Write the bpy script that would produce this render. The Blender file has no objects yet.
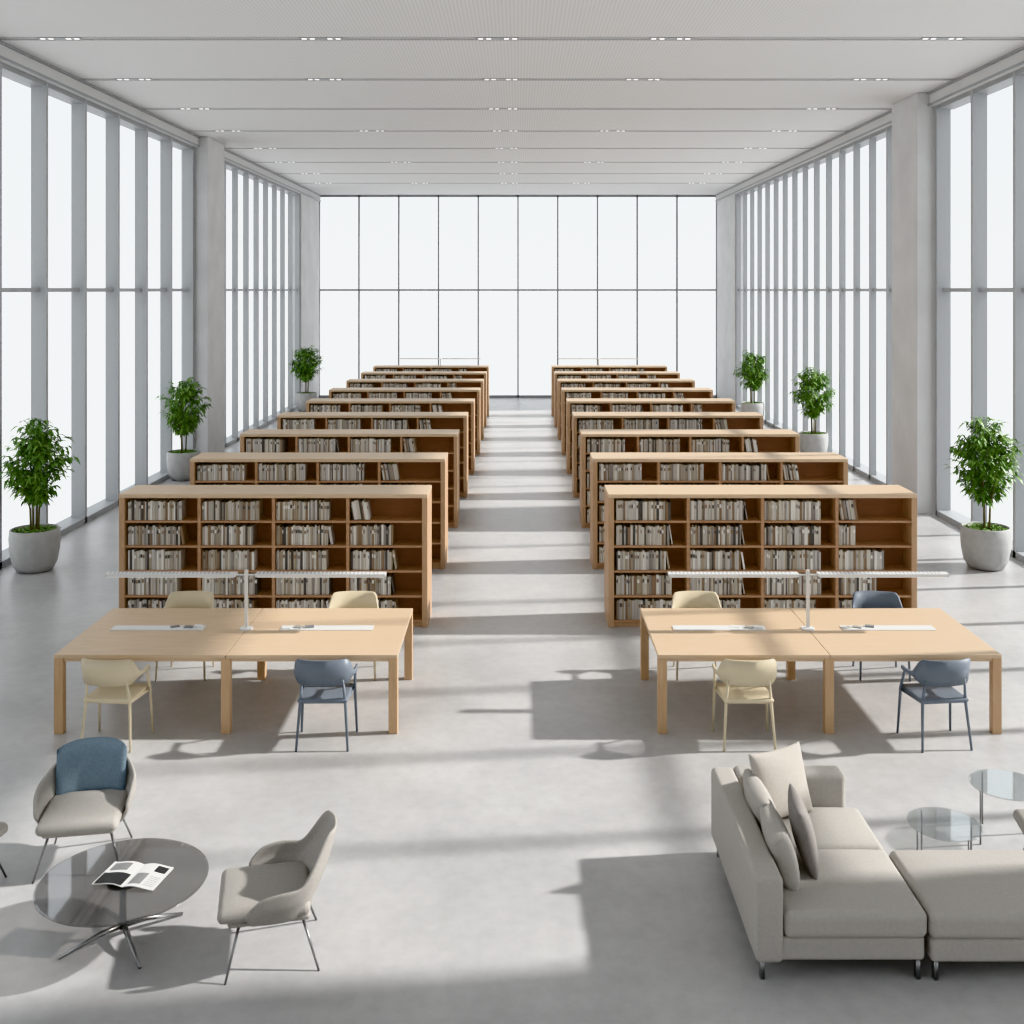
import bpy, math, random
from mathutils import Vector, Matrix
random.seed(7)
S = bpy.context.scene
COL = S.collection
try: S.view_settings.view_transform='Khronos PBR Neutral'
except Exception: S.view_settings.view_transform='Standard'

# ------------------------------------------------------------------ materials
def mat(name, col, rough=0.5, metal=0.0, var=0.0, vscale=8.0, stretch=(1,1,1), bump=0.0, bscale=60.0, spec=0.5, emit=None, es=0.0, col2=None, trans=0.0):
    m = bpy.data.materials.new(name); m.use_nodes = True
    nt = m.node_tree; b = nt.nodes['Principled BSDF']
    b.inputs['Base Color'].default_value = (*col, 1)
    b.inputs['Roughness'].default_value = rough
    b.inputs['Metallic'].default_value = metal
    b.inputs['Specular IOR Level'].default_value = spec
    if emit:
        b.inputs['Emission Color'].default_value = (*emit, 1)
        b.inputs['Emission Strength'].default_value = es
    tc = nt.nodes.new('ShaderNodeTexCoord'); mp = nt.nodes.new('ShaderNodeMapping')
    mp.inputs['Scale'].default_value = stretch
    nt.links.new(tc.outputs['Object'], mp.inputs['Vector'])
    if var > 0 or col2:
        n = nt.nodes.new('ShaderNodeTexNoise'); n.inputs['Scale'].default_value = vscale
        n.inputs['Detail'].default_value = 5
        nt.links.new(mp.outputs['Vector'], n.inputs['Vector'])
        r = nt.nodes.new('ShaderNodeValToRGB')
        c2 = col2 if col2 else tuple(c*(1-var) for c in col)
        r.color_ramp.elements[0].position = 0.3; r.color_ramp.elements[1].position = 0.7
        r.color_ramp.elements[0].color = (*c2, 1); r.color_ramp.elements[1].color = (*col, 1)
        nt.links.new(n.outputs['Fac'], r.inputs['Fac']); nt.links.new(r.outputs['Color'], b.inputs['Base Color'])
    if bump > 0:
        n2 = nt.nodes.new('ShaderNodeTexNoise'); n2.inputs['Scale'].default_value = bscale
        nt.links.new(mp.outputs['Vector'], n2.inputs['Vector'])
        bp = nt.nodes.new('ShaderNodeBump'); bp.inputs['Strength'].default_value = bump; bp.inputs['Distance'].default_value = 0.01
        nt.links.new(n2.outputs['Fac'], bp.inputs['Height']); nt.links.new(bp.outputs['Normal'], b.inputs['Normal'])
    return m

M = {}
M['wood']   = mat('birch_wood', (0.72,0.55,0.385), 0.42, col2=(0.65,0.485,0.325), vscale=3.0, stretch=(1,9,9), var=.1)
M['woodv']  = mat('birch_wood_vertical', (0.64,0.44,0.27), 0.45, col2=(0.56,0.37,0.215), vscale=3.0, stretch=(9,9,1), var=.1)
M['shelfw'] = mat('oak_shelf', (0.52,0.32,0.195), 0.5, col2=(0.44,0.26,0.155), vscale=3.0, stretch=(1,9,9), var=.1)
M['shelfv'] = mat('oak_shelf_side', (0.57,0.38,0.24), 0.5, col2=(0.49,0.315,0.19), vscale=3.0, stretch=(9,9,1), var=.1)
M['shelfshade']= mat('oak_shelf_shaded', (0.38,0.20,0.12), 0.6, col2=(0.31,0.16,0.092), vscale=3.0, stretch=(1,9,9), var=.1)  # oak of the middle panel, with the bookcase's inner shade painted into its colour
M['white']  = mat('white_metal', (0.76,0.76,0.75), 0.4)
M['alu']    = mat('aluminium_frame', (0.42,0.435,0.45), 0.45, metal=0.0)
M['aludk']  = mat('dark_frame', (0.34,0.35,0.365), 0.45)
M['conc']   = mat('column_concrete', (0.68,0.68,0.685), 0.75, col2=(0.60,0.60,0.605), vscale=1.5, var=.1, bump=.15, bscale=12)
M['ceilb']  = mat('ceiling_slot', (0.22,0.22,0.225), 0.8)
M['ceil']   = mat('ceiling_panel', (0.74,0.74,0.74), 0.8)
M['hdr']    = mat('header_paint', (0.66,0.66,0.66), 0.8)
M['rail']   = mat('ceiling_rail', (0.60,0.60,0.60), 0.8)
M['pot']    = mat('pot_concrete', (0.50,0.50,0.49), 0.7, var=.14, vscale=9, bump=.15)
M['soil']   = mat('soil', (0.05,0.06,0.03), 0.95, var=.5, vscale=30, bump=.6)
M['bark']   = mat('bark', (0.20,0.17,0.09), 0.8, var=.3, vscale=30)
M['leaf']   = mat('leaf', (0.18,0.32,0.08), 0.45, col2=(0.09,0.20,0.04), vscale=5, var=.3)
M['leaf2']  = mat('leaf_light', (0.28,0.43,0.13), 0.45, col2=(0.17,0.31,0.07), vscale=5, var=.3)
M['cream']  = mat('cream_plastic', (0.70,0.61,0.44), 0.45)
M['blue']   = mat('blue_grey_plastic', (0.175,0.205,0.245), 0.45)
M['bluefab']= mat('blue_fabric', (0.235,0.315,0.385), 0.9, var=.15, vscale=60, bump=.2, bscale=250)
M['taupe']  = mat('taupe_fabric', (0.41,0.385,0.355), 0.92, var=.1, vscale=60, bump=.2, bscale=250)
M['taupedk']= mat('taupe_dark_fabric', (0.27,0.25,0.235), 0.92, var=.1, vscale=60, bump=.2, bscale=250)
M['beige']  = mat('beige_fabric', (0.475,0.45,0.415), 0.92, var=.08, vscale=50, bump=.2, bscale=220)
M['beigel'] = mat('beige_light_fabric', (0.54,0.50,0.45), 0.92, var=.08, vscale=50, bump=.2, bscale=220)
M['metal']  = mat('steel_leg', (0.32,0.32,0.32), 0.3, metal=0.9)
M['black']  = mat('print_black', (0.03,0.03,0.03), 0.5)
M['grey']   = mat('print_grey', (0.25,0.25,0.25), 0.5)
M['paper']  = mat('paper', (0.80,0.80,0.78), 0.55)
M['emit']   = mat('lamp_glow', (1,1,1), 0.4, emit=(1,.97,.92), es=1.4)
M['diff']   = mat('lamp_diffuser', (.9,.9,.9), 0.4, emit=(1,.98,.95), es=0.3)
BK = []
for i,c in enumerate([(.64,.59,.51),(.50,.46,.40),(.32,.29,.26),(.58,.55,.51),(.12,.11,.10),(.30,.21,.14),(.80,.77,.71),(.43,.36,.27)]):
    BK.append(mat('book_cover_%d'%i, c, 0.6))

def glass_mat(name, tint, g0, g1):
    m = bpy.data.materials.new(name); m.use_nodes = True; nt = m.node_tree; nt.nodes.clear()
    o = nt.nodes.new('ShaderNodeOutputMaterial'); t = nt.nodes.new('ShaderNodeBsdfTransparent'); t.inputs[0].default_value=(*tint,1)
    if g1 == 0:
        nt.links.new(t.outputs[0], o.inputs[0]); return m
    g = nt.nodes.new('ShaderNodeBsdfGlossy'); g.inputs['Roughness'].default_value=0.03; g.inputs[0].default_value=(.9,.93,.95,1)
    mx = nt.nodes.new('ShaderNodeMixShader'); lw = nt.nodes.new('ShaderNodeLayerWeight'); lw.inputs[0].default_value=.5
    pw = nt.nodes.new('ShaderNodeMath'); pw.operation='POWER'; pw.inputs[1].default_value=3
    mr = nt.nodes.new('ShaderNodeMapRange'); mr.inputs[3].default_value=g0; mr.inputs[4].default_value=g1
    nt.links.new(lw.outputs['Facing'], pw.inputs[0]); nt.links.new(pw.outputs[0], mr.inputs[0])
    nt.links.new(mr.outputs[0], mx.inputs[0]); nt.links.new(t.outputs[0], mx.inputs[1]); nt.links.new(g.outputs[0], mx.inputs[2])
    nt.links.new(mx.outputs[0], o.inputs[0]); return m
M['glass'] = glass_mat('window_glass', (.97,.98,.985), 0, 0)
M['tglass'] = glass_mat('table_glass', (.60,.585,.57), .10, .8)
M['cglass'] = glass_mat('clear_glass', (.84,.855,.85), .10, .8)

def floor_mat():
    m = bpy.data.materials.new('polished_concrete'); m.use_nodes=True; nt=m.node_tree; b=nt.nodes['Principled BSDF']
    tc=nt.nodes.new('ShaderNodeTexCoord')
    n=nt.nodes.new('ShaderNodeTexNoise'); n.inputs['Scale'].default_value=0.7; n.inputs['Detail'].default_value=8; n.inputs['Roughness'].default_value=.6
    n2=nt.nodes.new('ShaderNodeTexNoise'); n2.inputs['Scale'].default_value=9; n2.inputs['Detail'].default_value=4; n2.inputs['Roughness'].default_value=.6
    nt.links.new(tc.outputs['Object'], n.inputs['Vector']); nt.links.new(tc.outputs['Object'], n2.inputs['Vector'])
    r=nt.nodes.new('ShaderNodeValToRGB'); r.color_ramp.elements[0].position=.3; r.color_ramp.elements[1].position=.72
    r.color_ramp.elements[0].color=(.43,.425,.425,1); r.color_ramp.elements[1].color=(.59,.585,.58,1)
    r2=nt.nodes.new('ShaderNodeValToRGB'); r2.color_ramp.elements[0].position=.3; r2.color_ramp.elements[1].position=.6
    r2.color_ramp.elements[0].color=(.91,.91,.91,1); r2.color_ramp.elements[1].color=(1,1,1,1)
    mx=nt.nodes.new('ShaderNodeMix'); mx.data_type='RGBA'; mx.blend_type='MULTIPLY'; mx.inputs[0].default_value=1
    nt.links.new(n.outputs['Fac'], r.inputs[0]); nt.links.new(n2.outputs['Fac'], r2.inputs[0])
    nt.links.new(r.outputs[0], mx.inputs[6]); nt.links.new(r2.outputs[0], mx.inputs[7]); nt.links.new(mx.outputs[2], b.inputs['Base Color'])
    mr=nt.nodes.new('ShaderNodeMapRange'); mr.inputs[3].default_value=.24; mr.inputs[4].default_value=.42
    nt.links.new(n.outputs['Fac'], mr.inputs[0]); nt.links.new(mr.outputs[0], b.inputs['Roughness'])
    return m
M['floor']=floor_mat()
def ceil_mat():
    m=M['ceil']; nt=m.node_tree; b=nt.nodes['Principled BSDF']
    tc=nt.nodes.new('ShaderNodeTexCoord'); w=nt.nodes.new('ShaderNodeTexWave'); w.bands_direction='X'; w.inputs['Scale'].default_value=6
    nt.links.new(tc.outputs['Object'], w.inputs['Vector'])
    r=nt.nodes.new('ShaderNodeValToRGB'); r.color_ramp.elements[0].color=(.70,.70,.705,1); r.color_ramp.elements[1].color=(.78,.78,.78,1)
    nt.links.new(w.outputs['Fac'], r.inputs[0]); nt.links.new(r.outputs[0], b.inputs['Base Color'])
ceil_mat()

# ------------------------------------------------------------------ mesh builder
class MB:
    def __init__(s): s.v=[]; s.f=[]; s.m=[]
    def add(s, vs, fs, m, X=None):
        o=len(s.v)
        for p in vs:
            p=Vector(p)
            if X is not None: p = X @ p
            s.v.append(tuple(p))
        for f in fs: s.f.append(tuple(i+o for i in f)); s.m.append(m)
    def box(s, x0,x1,y0,y1,z0,z1, m, X=None):
        vs=[(x0,y0,z0),(x1,y0,z0),(x1,y1,z0),(x0,y1,z0),(x0,y0,z1),(x1,y0,z1),(x1,y1,z1),(x0,y1,z1)]
        s.add(vs, [(0,3,2,1),(4,5,6,7),(0,1,5,4),(1,2,6,5),(2,3,7,6),(3,0,4,7)], m, X)
    def tube(s, pts, r, m, n=8, X=None):
        pts=[Vector(p) for p in pts]; k=len(pts)
        if not isinstance(r,(list,tuple)): r=[r]*k
        vs=[]; up=None
        for i,p in enumerate(pts):
            t=(pts[min(i+1,k-1)]-pts[max(i-1,0)]).normalized()
            if up is None:
                up = Vector((0,0,1)) if abs(t.z)<.9 else Vector((1,0,0))
            a=(up - t*up.dot(t)).normalized(); b=t.cross(a); up=a
            for j in range(n):
                an=2*math.pi*j/n; vs.append(p+(a*math.cos(an)+b*math.sin(an))*r[i])
        fs=[]
        for i in range(k-1):
            for j in range(n):
                j2=(j+1)%n; fs.append((i*n+j, i*n+j2,(i+1)*n+j2,(i+1)*n+j))
        fs.append(tuple(range(n-1,-1,-1))); fs.append(tuple((k-1)*n+j for j in range(n)))
        s.add(vs,fs,m,X)
    def lathe(s, prof, m, n=40, X=None, cap=True):
        vs=[]; fs=[]; k=len(prof)
        for (r,z) in prof:
            for j in range(n):
                a=2*math.pi*j/n; vs.append((r*math.cos(a), r*math.sin(a), z))
        for i in range(k-1):
            for j in range(n):
                j2=(j+1)%n; fs.append((i*n+j,i*n+j2,(i+1)*n+j2,(i+1)*n+j))
        if cap:
            fs.append(tuple(range(n-1,-1,-1))); fs.append(tuple((k-1)*n+j for j in range(n)))
        s.add(vs,fs,m,X)
    def rbox(s, w,d,h, r, m, X=None, crown=0.0, k=3, mid=6, sag=0.0):
        H=(w/2,d/2,h/2); r=min(r,*[q*.98 for q in H])
        def ax(q):
            core=q-r; c=[core+r*math.tan(math.pi/4*i/k) for i in range(1,k+1)]
            return [-x for x in reversed(c)]+[-core+2*core*i/mid for i in range(mid+1)]+c
        A=[ax(q) for q in H]
        cache={}; vs=[]; fs=[]
        def P(x,y,z):
            key=(round(x,5),round(y,5),round(z,5))
            if key in cache: return cache[key]
            p=Vector((x,y,z)); inn=Vector([max(-(H[i]-r),min(H[i]-r,p[i])) for i in range(3)])
            d_=p-inn
            if d_.length>1e-6: p=inn+d_.normalized()*r
            u=p.x/H[0]; v=p.y/H[1]
            if p.z>0: p.z+=crown*max(0,(1-u**4))*max(0,(1-v**4))
            cache[key]=len(vs); vs.append(p); return cache[key]
        for axis in range(3):
            a,b=[(1,2),(2,0),(0,1)][axis]
            for sg in (-1,1):
                for i in range(len(A[a])-1):
                    for j in range(len(A[b])-1):
                        q=[]
                        for (ii,jj) in ((i,j),(i+1,j),(i+1,j+1),(i,j+1)):
                            c=[0,0,0]; c[axis]=sg*H[axis]; c[a]=A[a][ii]; c[b]=A[b][jj]; q.append(P(*c))
                        if sg<0: q.reverse()
                        fs.append(tuple(q))
        s.add(vs,fs,m,X)
    def pillow(s, w,h,t,m,X=None,n=16,pw=.75):
        vs=[];fs=[]
        for sg in (1,-1):
            for i in range(n+1):
                for j in range(n+1):
                    u=math.sin(math.pi/2*(-1+2*i/n)); v=math.sin(math.pi/2*(-1+2*j/n))
                    th=t/2*(max(0,1-u*u)**.5*max(0,1-v*v)**.5)**pw
                    x=w/2*u*(1-.07*(1-v*v)); y=h/2*v*(1-.07*(1-u*u))
                    vs.append((x,y,sg*th))
        N=(n+1)**2
        for sg in (0,1):
            for i in range(n):
                for j in range(n):
                    q=[sg*N+i*(n+1)+j, sg*N+(i+1)*(n+1)+j, sg*N+(i+1)*(n+1)+j+1, sg*N+i*(n+1)+j+1]
                    if sg: q.reverse()
                    fs.append(tuple(q))
        s.add(vs,fs,m,X)
    def mesh(s, name, mats, smooth=False, merge=False):
        me=bpy.data.meshes.new(name); me.from_pydata(s.v,[],s.f)
        for q in mats: me.materials.append(q)
        me.polygons.foreach_set('material_index', s.m)
        if merge:
            import bmesh
            bm=bmesh.new(); bm.from_mesh(me); bmesh.ops.remove_doubles(bm, verts=bm.verts, dist=1e-4); bm.to_mesh(me); bm.free()
        if smooth:
            me.polygons.foreach_set('use_smooth',[True]*len(me.polygons))
        me.update(); return me

def obj(name, me, parent=None, loc=(0,0,0), rot=0, bevel=0, seg=2, autos=False):
    o=bpy.data.objects.new(name, me); COL.objects.link(o); o.location=loc; o.rotation_euler=(0,0,rot)
    if parent: o.parent=parent
    if bevel:
        b=o.modifiers.new('bevel','BEVEL'); b.width=bevel; b.segments=seg; b.limit_method='ANGLE'
    return o
def empty(name, loc=(0,0,0), rot=0):
    e=bpy.data.objects.new(name,None); COL.objects.link(e); e.location=loc; e.rotation_euler=(0,0,rot); e.empty_display_size=.2; return e
T=Matrix.Translation
def R(a,ax): return Matrix.Rotation(math.radians(a),4,ax)

# ------------------------------------------------------------------ room
WX=7.85; YB=42.85; YF=-5.0; CZ=7.9; ZT=4.2
b=MB(); b.box(-8.3,8.3,YF,43.1,-0.2,0,0); obj('floor', b.mesh('floor',[M['floor']]))
b=MB(); b.box(-8.3,8.3,YF-.2,YF,-0.2,CZ+.25,0); obj('fill_block_wall', b.mesh('fill_block_wall',[M['conc']]))  # unseen wall behind the camera, added to cut fill light
grooves=[16.2+3.13*i for i in range(-7,8)]
b=MB(); gw=.11
ys=[YF]+[g for g in grooves if g>YF+1]
b.box(-8.3,8.3,YF,43.1,CZ+.09,CZ+.25,1)
edges=[YF]
for g in ys[1:]: edges+= [g-gw, g+gw]
edges.append(43.1)
for i in range(0,len(edges),2):
    if edges[i+1]-edges[i]>.05:
        b.box(-7.66,7.66,edges[i],edges[i+1],CZ,CZ+.088,0)
obj('ceiling', b.mesh('ceiling',[M['ceil'],M['ceilb']]))
b=MB()
for g in ys[1:]:
    b.box(-7.66,7.66,g-.035,g+.035,CZ+.01,CZ+.085,0)
obj('trim_1', b.mesh('trim_rails',[M['rail']]))
lb=MB(); lb.box(-.32,.32,-.06,.06,-.004,.02,0)
for k in (-.25,-.13,.13,.25): lb.box(k-.032,k+.032,-.026,.026,-.008,-.003,1)
lme=lb.mesh('ceiling_light',[M['alu'],M['emit']])
for gi,g in enumerate(ys[1:]):
    xs=(-6.75,-2.9,-.3,2.25,6.25) if g<17 else ((-6.75,-3.4,-.3,2.2,6.2) if gi%2 else (-6.6,-.3,6.2))
    for x in xs: obj('ceiling_light', lme, loc=(x,g,CZ+.004))

wn=[0]
def wallside(sg, secs, name):
    b=MB()
    for (y0,y1,n,dep) in secs:
        st=(y1-y0)/n; xi=7.79
        for i in range(n+1):
            y=y0+i*st
            b.box(*sorted((sg*xi,sg*(xi+dep))), y-.045,y+.045,0,7.64,0)
        b.box(*sorted((sg*(xi+dep*.45),sg*(xi+dep))), y0,y1,ZT-.035,ZT+.035,0)
        b.box(*sorted((sg*xi,sg*8.12)), y0,y1,0,.10,0)
        b.box(*sorted((sg*(xi+.01),sg*8.12)), y0,y1,7.56,7.64,1)
    obj(name+'_mullions', b.mesh(name,[M['alu'],M['aludk']]))
    for (y0,y1,n,dep) in secs:
        wn[0]+=1; gx=sg*(7.79+dep-.03)
        g=MB(); g.add([(gx,y0,.1),(gx,y1,.1),(gx,y1,7.56),(gx,y0,7.56)],[(0,1,2,3)],0)
        obj('window_%d'%wn[0], g.mesh('pane',[M['glass']]))
wallside(-1,[(YF+.2,8.5,8,.25),(10.0,26.4,10,.25),(28.1,39.2,9,.15)],'wall_left')
wallside(1,[(YF+.2,5.8,6,.25),(7.6,20.5,8,.25),(22.1,39.2,15,.14)],'wall_right')
for sg,nm in ((-1,'left'),(1,'right')):
    b=MB(); b.box(*sorted((sg*7.70,sg*8.12)),YF,YB,7.64,CZ+.088,0)
    b.box(*sorted((sg*7.66,sg*7.70)),YF,YB,CZ-.04,CZ+.088,1)
    b.box(*sorted((sg*7.67,sg*7.70)),YF,YB,7.64,7.68,1)
    obj('trim_header_'+nm, b.mesh('header',[M['hdr'],M['aludk']]))
def column(x0,x1,y0,y1):
    b=MB(); b.box(x0,x1,y0,y1,0,CZ-.002,0); obj('column', b.mesh('column',[M['conc']]), bevel=.015)
column(-8.12,-7.47,26.5,28.0); column(7.47,8.12,20.6,22.0)
column(-8.12,-7.47,8.6,9.9); column(7.47,8.12,6.1,7.5)  # the right one is out of view, added to shade the near floor
column(-8.12,-7.74,39.3,42.9); column(7.74,8.12,39.3,42.9)
b=MB()
n=10; st=2*7.74/n
for i in range(n+1):
    x=-7.74+i*st; b.box(x-.03,x+.03,YB-.05,YB+.1,0,CZ-.002,0)
b.box(-7.74,7.74,YB-.04,YB+.09,ZT-.035,ZT+.035,0)
b.box(-7.74,7.74,YB-.05,YB+.1,0,.1,0); b.box(-7.74,7.74,YB-.05,YB+.1,CZ-.08,CZ-.003,0)
obj('wall_back_mullions', b.mesh('wall_back',[M['aludk']]))
g=MB(); g.add([(-7.74,YB+.03,.1),(7.74,YB+.03,.1),(7.74,YB+.03,CZ-.08),(-7.74,YB+.03,CZ-.08)],[(0,1,2,3)],0)
obj('window_9', g.mesh('pane',[M['glass']]))

# ------------------------------------------------------------------ bookshelves
BW,BD,BH=3.84,.66,1.66
def shelf_mesh():
    b=MB(); w=BW/2; d=BD/2
    b.box(-w,w,-d,d,BH-.05,BH,0)
    for s_ in (-1,1): b.box(*sorted((s_*w,s_*(w-.07))),-d,d,0,BH-.05,1)
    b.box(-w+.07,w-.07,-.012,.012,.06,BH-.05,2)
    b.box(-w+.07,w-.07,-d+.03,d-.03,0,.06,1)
    iw=(BW-.14)/4
    for i in range(1,4):
        x=-w+.07+i*iw; b.box(x-.02,x+.02,-d+.008,d-.008,.06,BH-.05,3)
    for i in range(5):
        z=.06+i*(BH-.11)/5
        b.box(-w+.07,w-.07,-d+.012,d-.012,z,z+.028,3)
    return b.mesh('bookshelf_frame',[M['wood'],M['shelfv'],M['shelfshade'],M['shelfw']])
SF=shelf_mesh()
def books_mesh(seed):
    rnd=random.Random(seed); b=MB(); w=BW/2; d=BD/2; iw=(BW-.14)/4
    for side in (-1,1):
        for bay in range(4):
            for row in range(5):
                z=.06+row*(BH-.11)/5+.029
                x=-w+.07+bay*iw+.03
                full=rnd.uniform(.66,.76)
                lean=False
                if bay==3:
                    full=rnd.choice([.55,.6,.5])
                    if row==4: full=.22; lean=True
                    if row==3: full=rnd.choice([.22,.55])
                xe=x+full*iw
                base=rnd.uniform(.225,.24)
                while x<xe:
                    t=rnd.uniform(.014,.034); h=min(.262,base+rnd.uniform(-.012,.018)); dd=rnd.uniform(.19,.23)
                    y0=-d+.03+rnd.uniform(0,.015)
                    mi=rnd.choices(range(8),[6,5,3.5,5,2.4,2.4,4.5,4])[0]
                    X=Matrix.Identity(4)
                    if side>0: X=R(180,'Z')
                    if lean or (x+t>=xe and rnd.random()<.4):
                        X=X@T((x+t,0,z))@R(-9,'Y')@T((-x-t,0,-z))@T((.03,0,.004))
                    b.box(x,x+t-.002,y0,y0+dd,z,z+h,mi,X)
                    if rnd.random()<.5:
                        b.box(x+.002,x+t-.004,y0-.001,y0,z+h*.62,z+h*.8,rnd.choice([4,5,6,2]),X)
                    x+=t
    return b.mesh('books',BK)
BMS=[books_mesh(i) for i in range(4)]
ydep=[13.68+2.86*i for i in range(9)]
for sx in (-1,1):
    for i,y in enumerate(ydep):
        xo = min(.03*i,.15) if sx<0 else 0
        e=empty('bookshelf',(sx*3.045+xo,y+BD/2,0))
        obj('frame',SF,e,bevel=.003,seg=1); obj('books',BMS[(i+(sx>0)*2)%4],e)

# ------------------------------------------------------------------ lamps
def lamp_mesh(L0,L1,zt,postz):
    b=MB()
    b.lathe([(.07,0),(.07,.012),(.014,.016)],0,24)
    b.box(-.016,.016,-.016,.016,.01,postz,0)
    for s_ in (-1,1):
        x0,x1=sorted((s_*L0,s_*L1))
        b.box(x0,x1,-.05,.05,zt,zt+.03,0)
        b.box(x0+.02,x1-.02,-.04,.04,zt-.006,zt,1)
        k=int((x1-x0)/.04)
        for i in range(k-1):
            xx=x0+.03+i*.04
            b.box(xx,xx+.014,-.025,.038,zt+.03,zt+.032,2)
    b.box(-L0,L0,-.008,.008,zt+.006,zt+.02,0)
    return b.mesh('lamp',[M['white'],M['diff'],M['alu']])
LM=lamp_mesh(.10,1.42,.54,.60)
# ------------------------------------------------------------------ tables
def table_mesh():
    b=MB(); w=1.625; y0,y1=-.765,.765
    for x0,x1 in ((-w,-.003),(.003,w)):
        b.box(x0,x1,y0,y1,.715,.75,0)
        b.box(x0+.03,x1-.03,y0+.02,y0+.05,.68,.715,0); b.box(x0+.03,x1-.03,y1-.05,y1-.02,.68,.715,0)
    for x in (-w,-.045,w-.085):
        for y in (y0,y1-.085): b.box(x,x+.085,y,y+.085,0,.7149,1)
    for x in (-w+.03,w-.06): b.box(x,x+.03,y0+.09,y1-.09,.68,.714,0)
    return b.mesh('table_top',[M['wood'],M['woodv']])
TM=table_mesh()
def strip_mesh():
    b=MB(); b.box(-.47,.47,-.075,.075,0,.008,0)  # thin white strip with a paper-toned inset
    b.box(-.45,.45,-.055,.055,.008,.0095,1)
    return b.mesh('flat_strip',[M['white'],M['paper']])
TR=strip_mesh()
def items_mesh(seed):
    r=random.Random(seed); b=MB()
    for i in range(3):
        y=r.uniform(-.02,.03)
        b.box(-.045,.045,-.03,.03,.0,.006+.004*i,r.choice([0,1,2]),T((i*.11-.1+r.uniform(-.02,.02),y,0))@R(r.uniform(-30,30),'Z'))
    return b.mesh('cards',[M['paper'],M['grey'],M['taupe']])
tables=[(-2.765,11.165),(2.95,11.165)]
for k,(x,y) in enumerate(tables):
    e=empty('reading_table',(x,y,0)); obj('table',TM,e,bevel=.004)
    obj('reading_lamp',LM,None,(x,y+.03,.7505))
    for j,dx in enumerate((-.90,.82)):
        t=obj('desk_strip',TR,None,(x+dx,y+.05,.7505))
        obj('booklets',items_mesh(k*2+j),None,(x+dx+(.28 if j==0 else -.3),y+.05,.761))
LM2=lamp_mesh(.04,1.36,.22,.24)
for sx in (-1,1): obj('shelf_lamp',LM2,None,(sx*2.70+(.10 if sx<0 else 0),ydep[-1]+BD/2,BH+.001))

# ------------------------------------------------------------------ reading chairs (front = -Y)
def chair_parts(mm):
    s=MB()
    s.rbox(.46,.44,.035,.017,0,T((0,0,.445)),k=2,mid=5)
    seat=s.mesh('seat',[mm],smooth=True)
    b=MB(); n=24; vs=[]; fs=[]
    for i in range(n+1):
        t=-1+2*i/n; th=math.radians(100*t)
        ax=.28; by=.25
        x=ax*math.copysign(abs(math.sin(th))**.8,math.sin(th)); y=by*math.copysign(abs(math.cos(th))**.75,math.cos(th))
        nx,ny=math.sin(th),math.cos(th)
        f=max(0,min(1,(abs(t)-.40)/.33)); f=f*f*(3-2*f)
        zb=.595*(1-f)+.655*f; zt=.835*(1-f)+.69*f
        for (z,off) in ((zb,-.0),((zb+zt)/2,.004),(zt,.03*(1-f))):
            for o in (-.009,.009): vs.append((x+nx*(off+o),y+ny*(off+o),z))
    for i in range(n):
        a=i*6; c=a+6
        for (p,q) in ((1,3),(3,5),(5,4),(4,2),(2,0),(0,1)):
            fs.append((a+p,a+q,c+q,c+p))
    fs.append((0,2,4,5,3,1)); e=n*6; fs.append((e+1,e+3,e+5,e+4,e+2,e))
    b.add(vs,fs,0); back=b.mesh('backrest',[mm],smooth=True)
    l=MB()
    for sx in (-1,1):
        l.tube([(sx*.262,-.20,0),(sx*.245,-.17,.44),(sx*.27,-.03,.66)],[.011,.015,.012],0)
        l.tube([(sx*.235,.25,0),(sx*.205,.19,.44),(sx*.185,.215,.64)],[.011,.015,.011],0)
        l.tube([(sx*.242,-.165,.425),(sx*.206,.19,.425)],.011,0)
    l.tube([(-.243,-.165,.425),(.243,-.165,.425)],.011,0); l.tube([(-.206,.19,.425),(.206,.19,.425)],.011,0)
    legs=l.mesh('legs',[mm],smooth=True)
    return seat,back,legs
CP={'c':chair_parts(M['cream']),'b':chair_parts(M['blue'])}
def rchair(kind,x,y,rot):
    e=empty('reading_chair',(x,y,0),math.radians(rot))
    for nm,me in zip(('seat','backrest','legs'),CP[kind]): obj(nm,me,e)
rchair('c',-3.74,10.26,176); rchair('b',-1.79,10.26,181); rchair('c',2.11,10.26,180); rchair('b',3.88,10.26,186)
rchair('c',-3.63,12.02,0); rchair('c',-1.81,12.02,3); rchair('c',1.97,12.02,0); rchair('b',3.96,12.02,-4)

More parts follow.
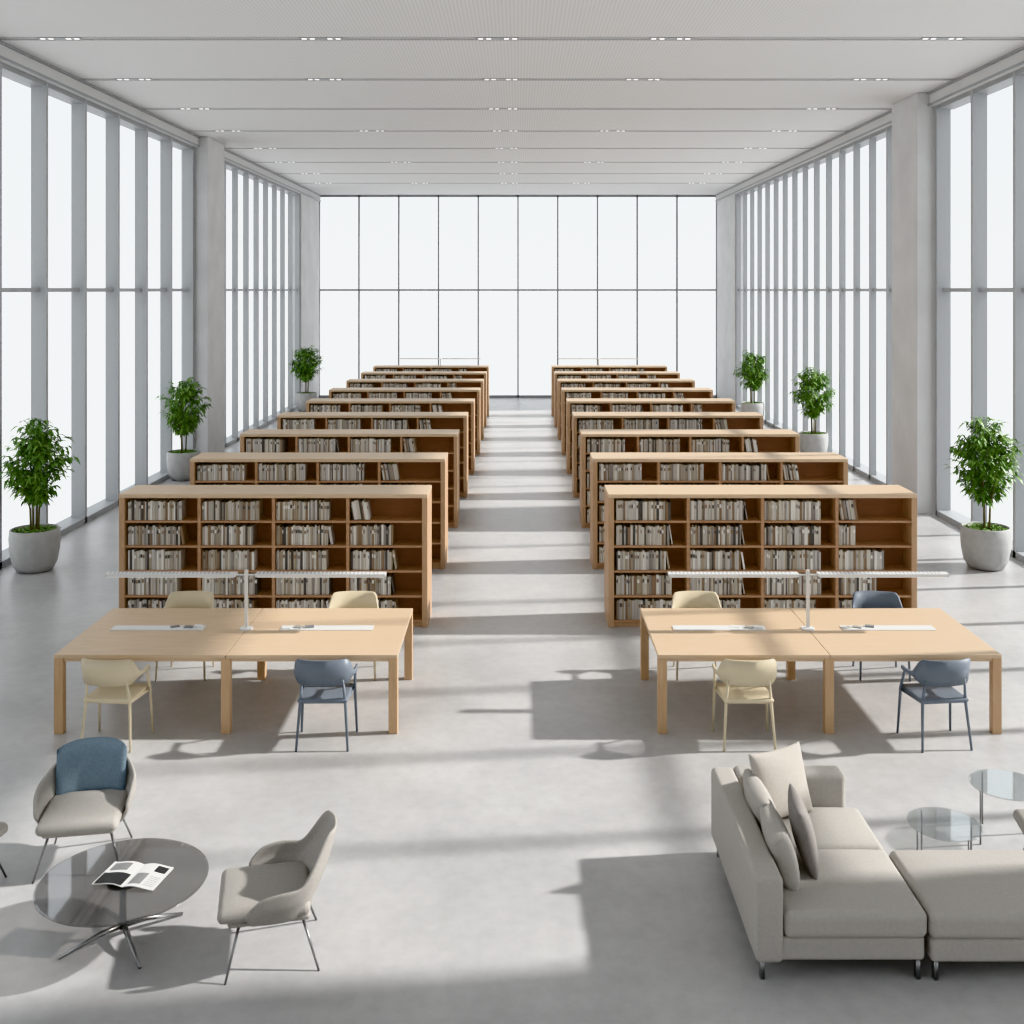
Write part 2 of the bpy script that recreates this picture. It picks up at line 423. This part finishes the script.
# ------------------------------------------------------------------ lounge chairs
def lounge(loc,rot,shell,cush,backpad=None,zb=.80,za=.60,rc=.13,zs=.93,a0=38,a1=42,thk=.024):
    e=empty('lounge_chair',loc,math.radians(rot)); e.scale=(1,1,zs)
    b=MB(); nu,nv=48,8; vs=[];fs=[]
    for i in range(nu+1):
        th=math.radians(-114+228*i/nu); at=abs(math.degrees(th))
        f=max(0,min(1,(at-a0)/a1)); f=f*f*(3-2*f)
        zr=zb*(1-f)+za*f
        g=max(0,min(1,(at-80)/34)); zr-= .13*g*g
        sx=math.copysign(abs(math.sin(th))**.78,math.sin(th)); cy=math.copysign(abs(math.cos(th))**.78,math.cos(th))
        for j in range(nv+1):
            v=j/nv; z=.34+(zr-.34)*v
            k=.80+.20*min(1,v*1.6)**.7
            rec=max(0,math.cos(th))*rc*max(0,(z-.42))/.4
            nar=1-.18*max(0,(z-za))/.25
            vs.append((.335*k*sx*nar, .30*k*cy+rec, z))
    for i in range(nu):
        for j in range(nv):
            a=i*(nv+1)+j; fs.append((a,a+nv+1,a+nv+2,a+1))
    b.add(vs,fs,0)
    o=obj('shell',b.mesh('shell',[shell],smooth=True),e)
    so=o.modifiers.new('s','SOLIDIFY'); so.thickness=thk; so.offset=0
    su=o.modifiers.new('u','SUBSURF'); su.levels=1; su.render_levels=1
    c=MB(); c.rbox(.50,.50,.05,.024,0,T((0,-.01,.345))); c.rbox(.56,.56,.085,.04,0,T((0,-.04,.405)),crown=.022)
    obj('seat_cushion',c.mesh('cushion',[cush],smooth=True),e)
    if backpad:
        p=MB(); vs=[];fs=[]; nu2,nv2=20,10
        for sgn in (0,1):
            for i in range(nu2+1):
                for j in range(nv2+1):
                    u=-1+2*i/nu2; v=-1+2*j/nv2
                    th=math.radians(56*u)
                    rr=max(0,1-abs(u)**6)**.4*max(0,1-abs(v)**6)**.4
                    zz=.61+ .215*v*(1-.12*abs(u)**3)
                    sx=math.copysign(abs(math.sin(th))**.85,math.sin(th)); cy=abs(math.cos(th))**.8
                    rec=math.cos(th)*rc*max(0,(zz-.42))/.4
                    off=(.055 if sgn==0 else -.05)*rr
                    vs.append(((.29-off*.6)*sx*1.0,(.27-off)*cy+rec+.0,zz))
        N=(nu2+1)*(nv2+1)
        for sgn in (0,1):
            for i in range(nu2):
                for j in range(nv2):
                    a=sgn*N+i*(nv2+1)+j; q=(a,a+nv2+1,a+nv2+2,a+1)
                    fs.append(q if sgn==0 else q[::-1])
        p.add(vs,fs,0); obj('back_pad',p.mesh('pad',[backpad],smooth=True,merge=True),e)
    l=MB()
    for sx in (-1,1):
        l.tube([(sx*.30,-.27,0),(sx*.21,-.19,.325)],[.007,.010],0)
        l.tube([(sx*.28,.29,0),(sx*.19,.19,.325)],[.007,.010],0)
        l.tube([(sx*.21,-.19,.315),(sx*.19,.19,.315)],.009,0)
    l.tube([(-.21,-.19,.315),(.21,-.19,.315)],.009,0); l.tube([(-.19,.19,.315),(.19,.19,.315)],.009,0)
    obj('legs',l.mesh('legs',[M['metal']],smooth=True),e)
    return e
lounge((-3.185,8.10,0),10,M['beige'],M['beige'],M['bluefab'],zb=.70,za=.61,rc=.08)
lounge((-1.57,7.00,0),-78,M['taupe'],M['taupe'],None,zb=.85,za=.57,rc=.10,a0=28,a1=36)
lounge((-3.98,7.62,0),80,M['taupe'],M['taupe'],None,zb=.80,za=.60)
lounge((3.88,7.72,0),-100,M['taupedk'],M['taupe'],None,zb=.64,za=.60)

# ------------------------------------------------------------------ coffee table
e=empty('coffee_table',(-2.56,7.13,0))
b=MB(); b.lathe([(.525,.372),(.535,.376),(.535,.382),(.525,.386)],0,72)
obj('glass_top',b.mesh('top',[M['tglass']],smooth=False),e)
b=MB()
b.tube([(0,0,.06),(0,0,.37)],.022,0,16); b.lathe([(.10,.358),(.10,.371)],0,32)
for a in (217,304,40,128):
    c,s_=math.cos(math.radians(a)),math.sin(math.radians(a))
    b.tube([(0,0,.085),(c*.15,s_*.15,.075),(c*.40,s_*.40,.012)],[.020,.017,.010],0,10)
obj('star_base',b.mesh('base',[M['metal']],smooth=True),e)
# magazine
b=MB()
n=10
def page(sg,z0):
    vs=[];fs=[]
    for i in range(n+1):
        u=i/n; z=z0+.018*math.sin(math.pi*min(1,u*1.15))*(1-u*.6)
        for y in (-.14,.14): vs.append((sg*u*.21,y,z))
    for i in range(n):
        q=(i*2,i*2+2,i*2+3,i*2+1); fs.append(q if sg>0 else q[::-1])
    return vs,fs
for sg in (-1,1):
    for k in range(4):
        vs,fs=page(sg,.001+k*.002); b.add(vs,fs,0)
def patch(sg,u0,u1,y0,y1,m):
    vs=[];fs=[]; k=6
    for i in range(k+1):
        u=u0+(u1-u0)*i/k; z=.0085+.018*math.sin(math.pi*min(1,u*1.15))*(1-u*.6)
        for y in (y0,y1): vs.append((sg*u*.21,y,z))
    for i in range(k):
        q=(i*2,i*2+2,i*2+3,i*2+1); fs.append(q if sg>0 else q[::-1])
    b.add(vs,fs,m)
patch(-1,.06,.97,-.135,.00,1); patch(-1,.3,.9,.03,.12,2); patch(1,.1,.5,-.11,.02,2); patch(1,.55,.92,.05,.12,1)
for k in range(6): patch(1,.58,.92,-.11+k*.02,-.104+k*.02,2)
obj('magazine',b.mesh('magazine',[M['paper'],M['black'],M['grey']],smooth=True),None,(-2.50,7.15,.3875),math.radians(-10))

# ------------------------------------------------------------------ sofa
def slegs(b,pts):
    for (x,y) in pts: b.box(x-.012,x+.012,y-.02,y+.02,0,.13,1)
sx,sy=1.95,7.45
e=empty('sofa',(sx,sy,0))
def L(x,y,z): return T((x-sx,y-sy,z))
b=MB()
b.rbox(1.02,1.54,.15,.025,0,L(1.965,7.45,.197))
b.rbox(.17,1.58,.52,.035,0,L(1.525,7.44,.38),mid=4)
b.rbox(.80,.19,.53,.04,0,L(2.005,8.15,.385),mid=4)
slegs(b,[(x-sx,y-sy) for x,y in ((1.49,6.72),(2.44,6.72),(1.49,8.17),(2.38,8.17))])
obj('frame',b.mesh('frame',[M['beige'],M['metal']],smooth=True),e)
b=MB()
b.rbox(.875,.79,.165,.045,0,L(2.05,7.05,.345),crown=.02)
b.rbox(.875,.60,.165,.045,0,L(2.05,7.745,.345),crown=.02)
obj('seat_cushions',b.mesh('cush',[M['beige']],smooth=True),e)
def P(name,x,y,z,w,h,t,yaw,tilt,m):
    b=MB(); X=R(yaw,'Z')@R(90-tilt,'Y')@R(90,'Z'); b.pillow(w,h,t,0,X)
    o=obj(name,b.mesh(name,[m],smooth=True,merge=True),None,(x,y,z)); return o
b=MB(); b.pillow(.54,.36,.17,0,L(1.69,7.62,.595)@R(2,'Z')@R(76,'Y')@R(90,'Z'),pw=.5); b.pillow(.54,.36,.17,0,L(1.70,7.15,.585)@R(-2,'Z')@R(74,'Y')@R(90,'Z'),pw=.5)
obj('back_cushions',b.mesh('backc',[M['beige']],smooth=True,merge=True),e)
P('throw_pillow',1.87,7.22,.65,.44,.44,.14,-6,14,M['taupedk'])
P('throw_pillow',1.88,7.87,.675,.47,.47,.16,-62,18,M['beigel'])
# ottoman
sx,sy=3.045,7.04
e=empty('ottoman',(sx,sy,0)); b=MB()
b.rbox(1.08,.75,.15,.025,0,T((0,0,.195)))
slegs(b,((-.50,-.33),(.50,-.33),(-.50,.33),(.50,.33)))
obj('frame',b.mesh('oframe',[M['beige'],M['metal']],smooth=True),e)
b=MB(); b.rbox(1.10,.79,.165,.045,0,T((0,0,.345)),crown=.02)
obj('seat_cushion',b.mesh('ocush',[M['beige']],smooth=True),e)

def side(x,y,z,r,top):
    e=empty('side_table',(x,y,0)); b=MB(); b.lathe([(r-.006,z-.012),(r,z-.009),(r,z-.003),(r-.006,z)],0,56)
    obj('top',b.mesh('top',[top]),e)
    b=MB()
    for a in (20,110,200,290):
        c,s_=math.cos(math.radians(a)),math.sin(math.radians(a))
        b.tube([(c*r*.93,s_*r*.93,0),(c*r*.93,s_*r*.93,z-.013)],.007,0)
    obj('legs',b.mesh('legs',[M['metal']],smooth=True),e)
side(3.04,7.84,.40,.255,M['cglass']); side(3.74,8.42,.42,.27,M['cglass'])

# ------------------------------------------------------------------ plants
def foliage(seed):
    r=random.Random(seed); st=MB(); lf=MB()
    for k in range(4):
        a=r.uniform(0,6.28); px,py=.05*math.cos(a),.05*math.sin(a)
        tx,ty=.16*math.cos(a),.16*math.sin(a); zt=r.uniform(1.35,1.6)
        st.tube([(px,py,.5),(px*1.3,py*1.3,.9),(tx,ty,zt)],[.018,.014,.007],0,7)
    for k in range(135):
        while True:
            x,y,z=r.uniform(-1,1),r.uniform(-1,1),r.uniform(-1,1)
            q=x*x+y*y+z*z
            if .15<q<1: break
        wz=1.0 if z<.2 else (1-.30*(z-.2)/.8)
        if z<-.5: wz=.8
        p=Vector((x*.57*wz,y*.57*wz,1.65+z*.64))
        c=Vector((p.x*.15,p.y*.15,max(.95,p.z-.28)))
        st.tube([c,(c+p)/2+Vector((0,0,.04)),p],[.006,.004,.002],1,4)
        nl=r.randint(9,13)
        for i in range(nl):
            t=.35+.65*i/nl
            base=c.lerp(p,t)+Vector((0,0,.03*math.sin(t*3.14)))
            an=r.uniform(0,6.28); out=Vector((math.cos(an),math.sin(an),0))
            rad=Vector((p.x,p.y,0))
            if rad.length>.01: out=(out+rad.normalized()*.7).normalized()
            L_=r.uniform(.11,.20); W=L_*r.uniform(.26,.34)
            dirv=(out+Vector((0,0,r.uniform(-.75,.35)))).normalized()
            sd=dirv.cross(Vector((0,0,1))).normalized(); nn=sd.cross(dirv)
            a0=base; a1=base+dirv*L_*.4+nn*.008; a2=base+dirv*L_*.72; a3=base+dirv*L_-Vector((0,0,L_*.22))
            l1=a1+sd*W/2+nn*.01; r1=a1-sd*W/2+nn*.01; l2=a2+sd*W*.36; r2=a2-sd*W*.36
            lf.add([a0,a1,a2,a3,l1,r1,l2,r2],[(0,1,4),(0,5,1),(1,2,6,4),(1,5,7,2),(2,3,6),(2,7,3)],r.choice([0,0,1]))
    return st.mesh('stems',[M['bark'],M['leaf']],smooth=True), lf.mesh('foliage',[M['leaf'],M['leaf2']])
FO=[foliage(s_) for s_ in (3,11,23)]
pb=MB(); pb.lathe([(.20,0),(.25,.012),(.31,.12),(.345,.30),(.355,.48),(.345,.60),(.335,.615),(.315,.61),(.315,.54)],0,48)
pb.lathe([(.314,.50),(.314,.555),(.2,.572),(.02,.58)],1,40)
POT=pb.mesh('pot',[M['pot'],M['soil']],smooth=True)
mb=MB()
rr=random.Random(5)
for k in range(160):
    a=rr.uniform(0,6.28); q=.30*math.sqrt(rr.random()); x,y=q*math.cos(a),q*math.sin(a)
    a2=rr.uniform(0,6.28); dx,dy=math.cos(a2)*.05,math.sin(a2)*.05
    mb.add([(x,y,.565),(x+dx-dy*.4,y+dy+dx*.4,.60),(x+dx*1.6,y+dy*1.6,.60),(x+dx+dy*.4,y+dy-dx*.4,.60)],[(0,1,2,3)],0)
MOSS=mb.mesh('ground_cover',[M['leaf2']])
for i,(x,y,sc) in enumerate([(-7.25,16.5,1.02),(-7.42,24.4,1.02),(-7.35,38.2,1.04),(7.08,16.65,1.02),(7.38,27.5,1.03),(7.42,34.8,1.05)]):
    e=empty('potted_tree',(x,y,0),i*1.3); e.scale=(sc,sc,sc)
    st,fo=FO[i%3]
    obj('pot',POT,e); obj('stems',st,e); obj('foliage',fo,e); obj('ground_cover',MOSS,e)

# ------------------------------------------------------------------ light
w=bpy.data.worlds.new('sky'); S.world=w; w.use_nodes=True; nt=w.node_tree; bg=nt.nodes['Background']
tc=nt.nodes.new('ShaderNodeTexCoord'); sp=nt.nodes.new('ShaderNodeSeparateXYZ'); rp=nt.nodes.new('ShaderNodeValToRGB')
nt.links.new(tc.outputs['Generated'],sp.inputs[0]); nt.links.new(sp.outputs['Z'],rp.inputs[0])
rp.color_ramp.elements[0].position=0; rp.color_ramp.elements[0].color=(.935,.95,.952,1)
rp.color_ramp.elements[1].position=.6; rp.color_ramp.elements[1].color=(.89,.93,.97,1)
nt.links.new(rp.outputs[0],bg.inputs[0]); bg.inputs[1].default_value=1.42
sl=bpy.data.lights.new('sun','SUN'); sl.energy=5.7; sl.angle=math.radians(1.7); sl.color=(1,.965,.925)
so=bpy.data.objects.new('sun',sl); COL.objects.link(so)
so.rotation_euler=Vector((-1.2,-.13,-.75)).to_track_quat('-Z','Y').to_euler(); so.location=(20,10,20)

c=bpy.data.cameras.new('camera'); c.sensor_width=36; c.lens=1100/1024*36; c.shift_x=-6/1024; c.shift_y=-222/1024
c.clip_end=300
co=bpy.data.objects.new('camera',c); COL.objects.link(co); co.location=(0,0,4.2); co.rotation_euler=(math.radians(90),0,0)
S.camera=co
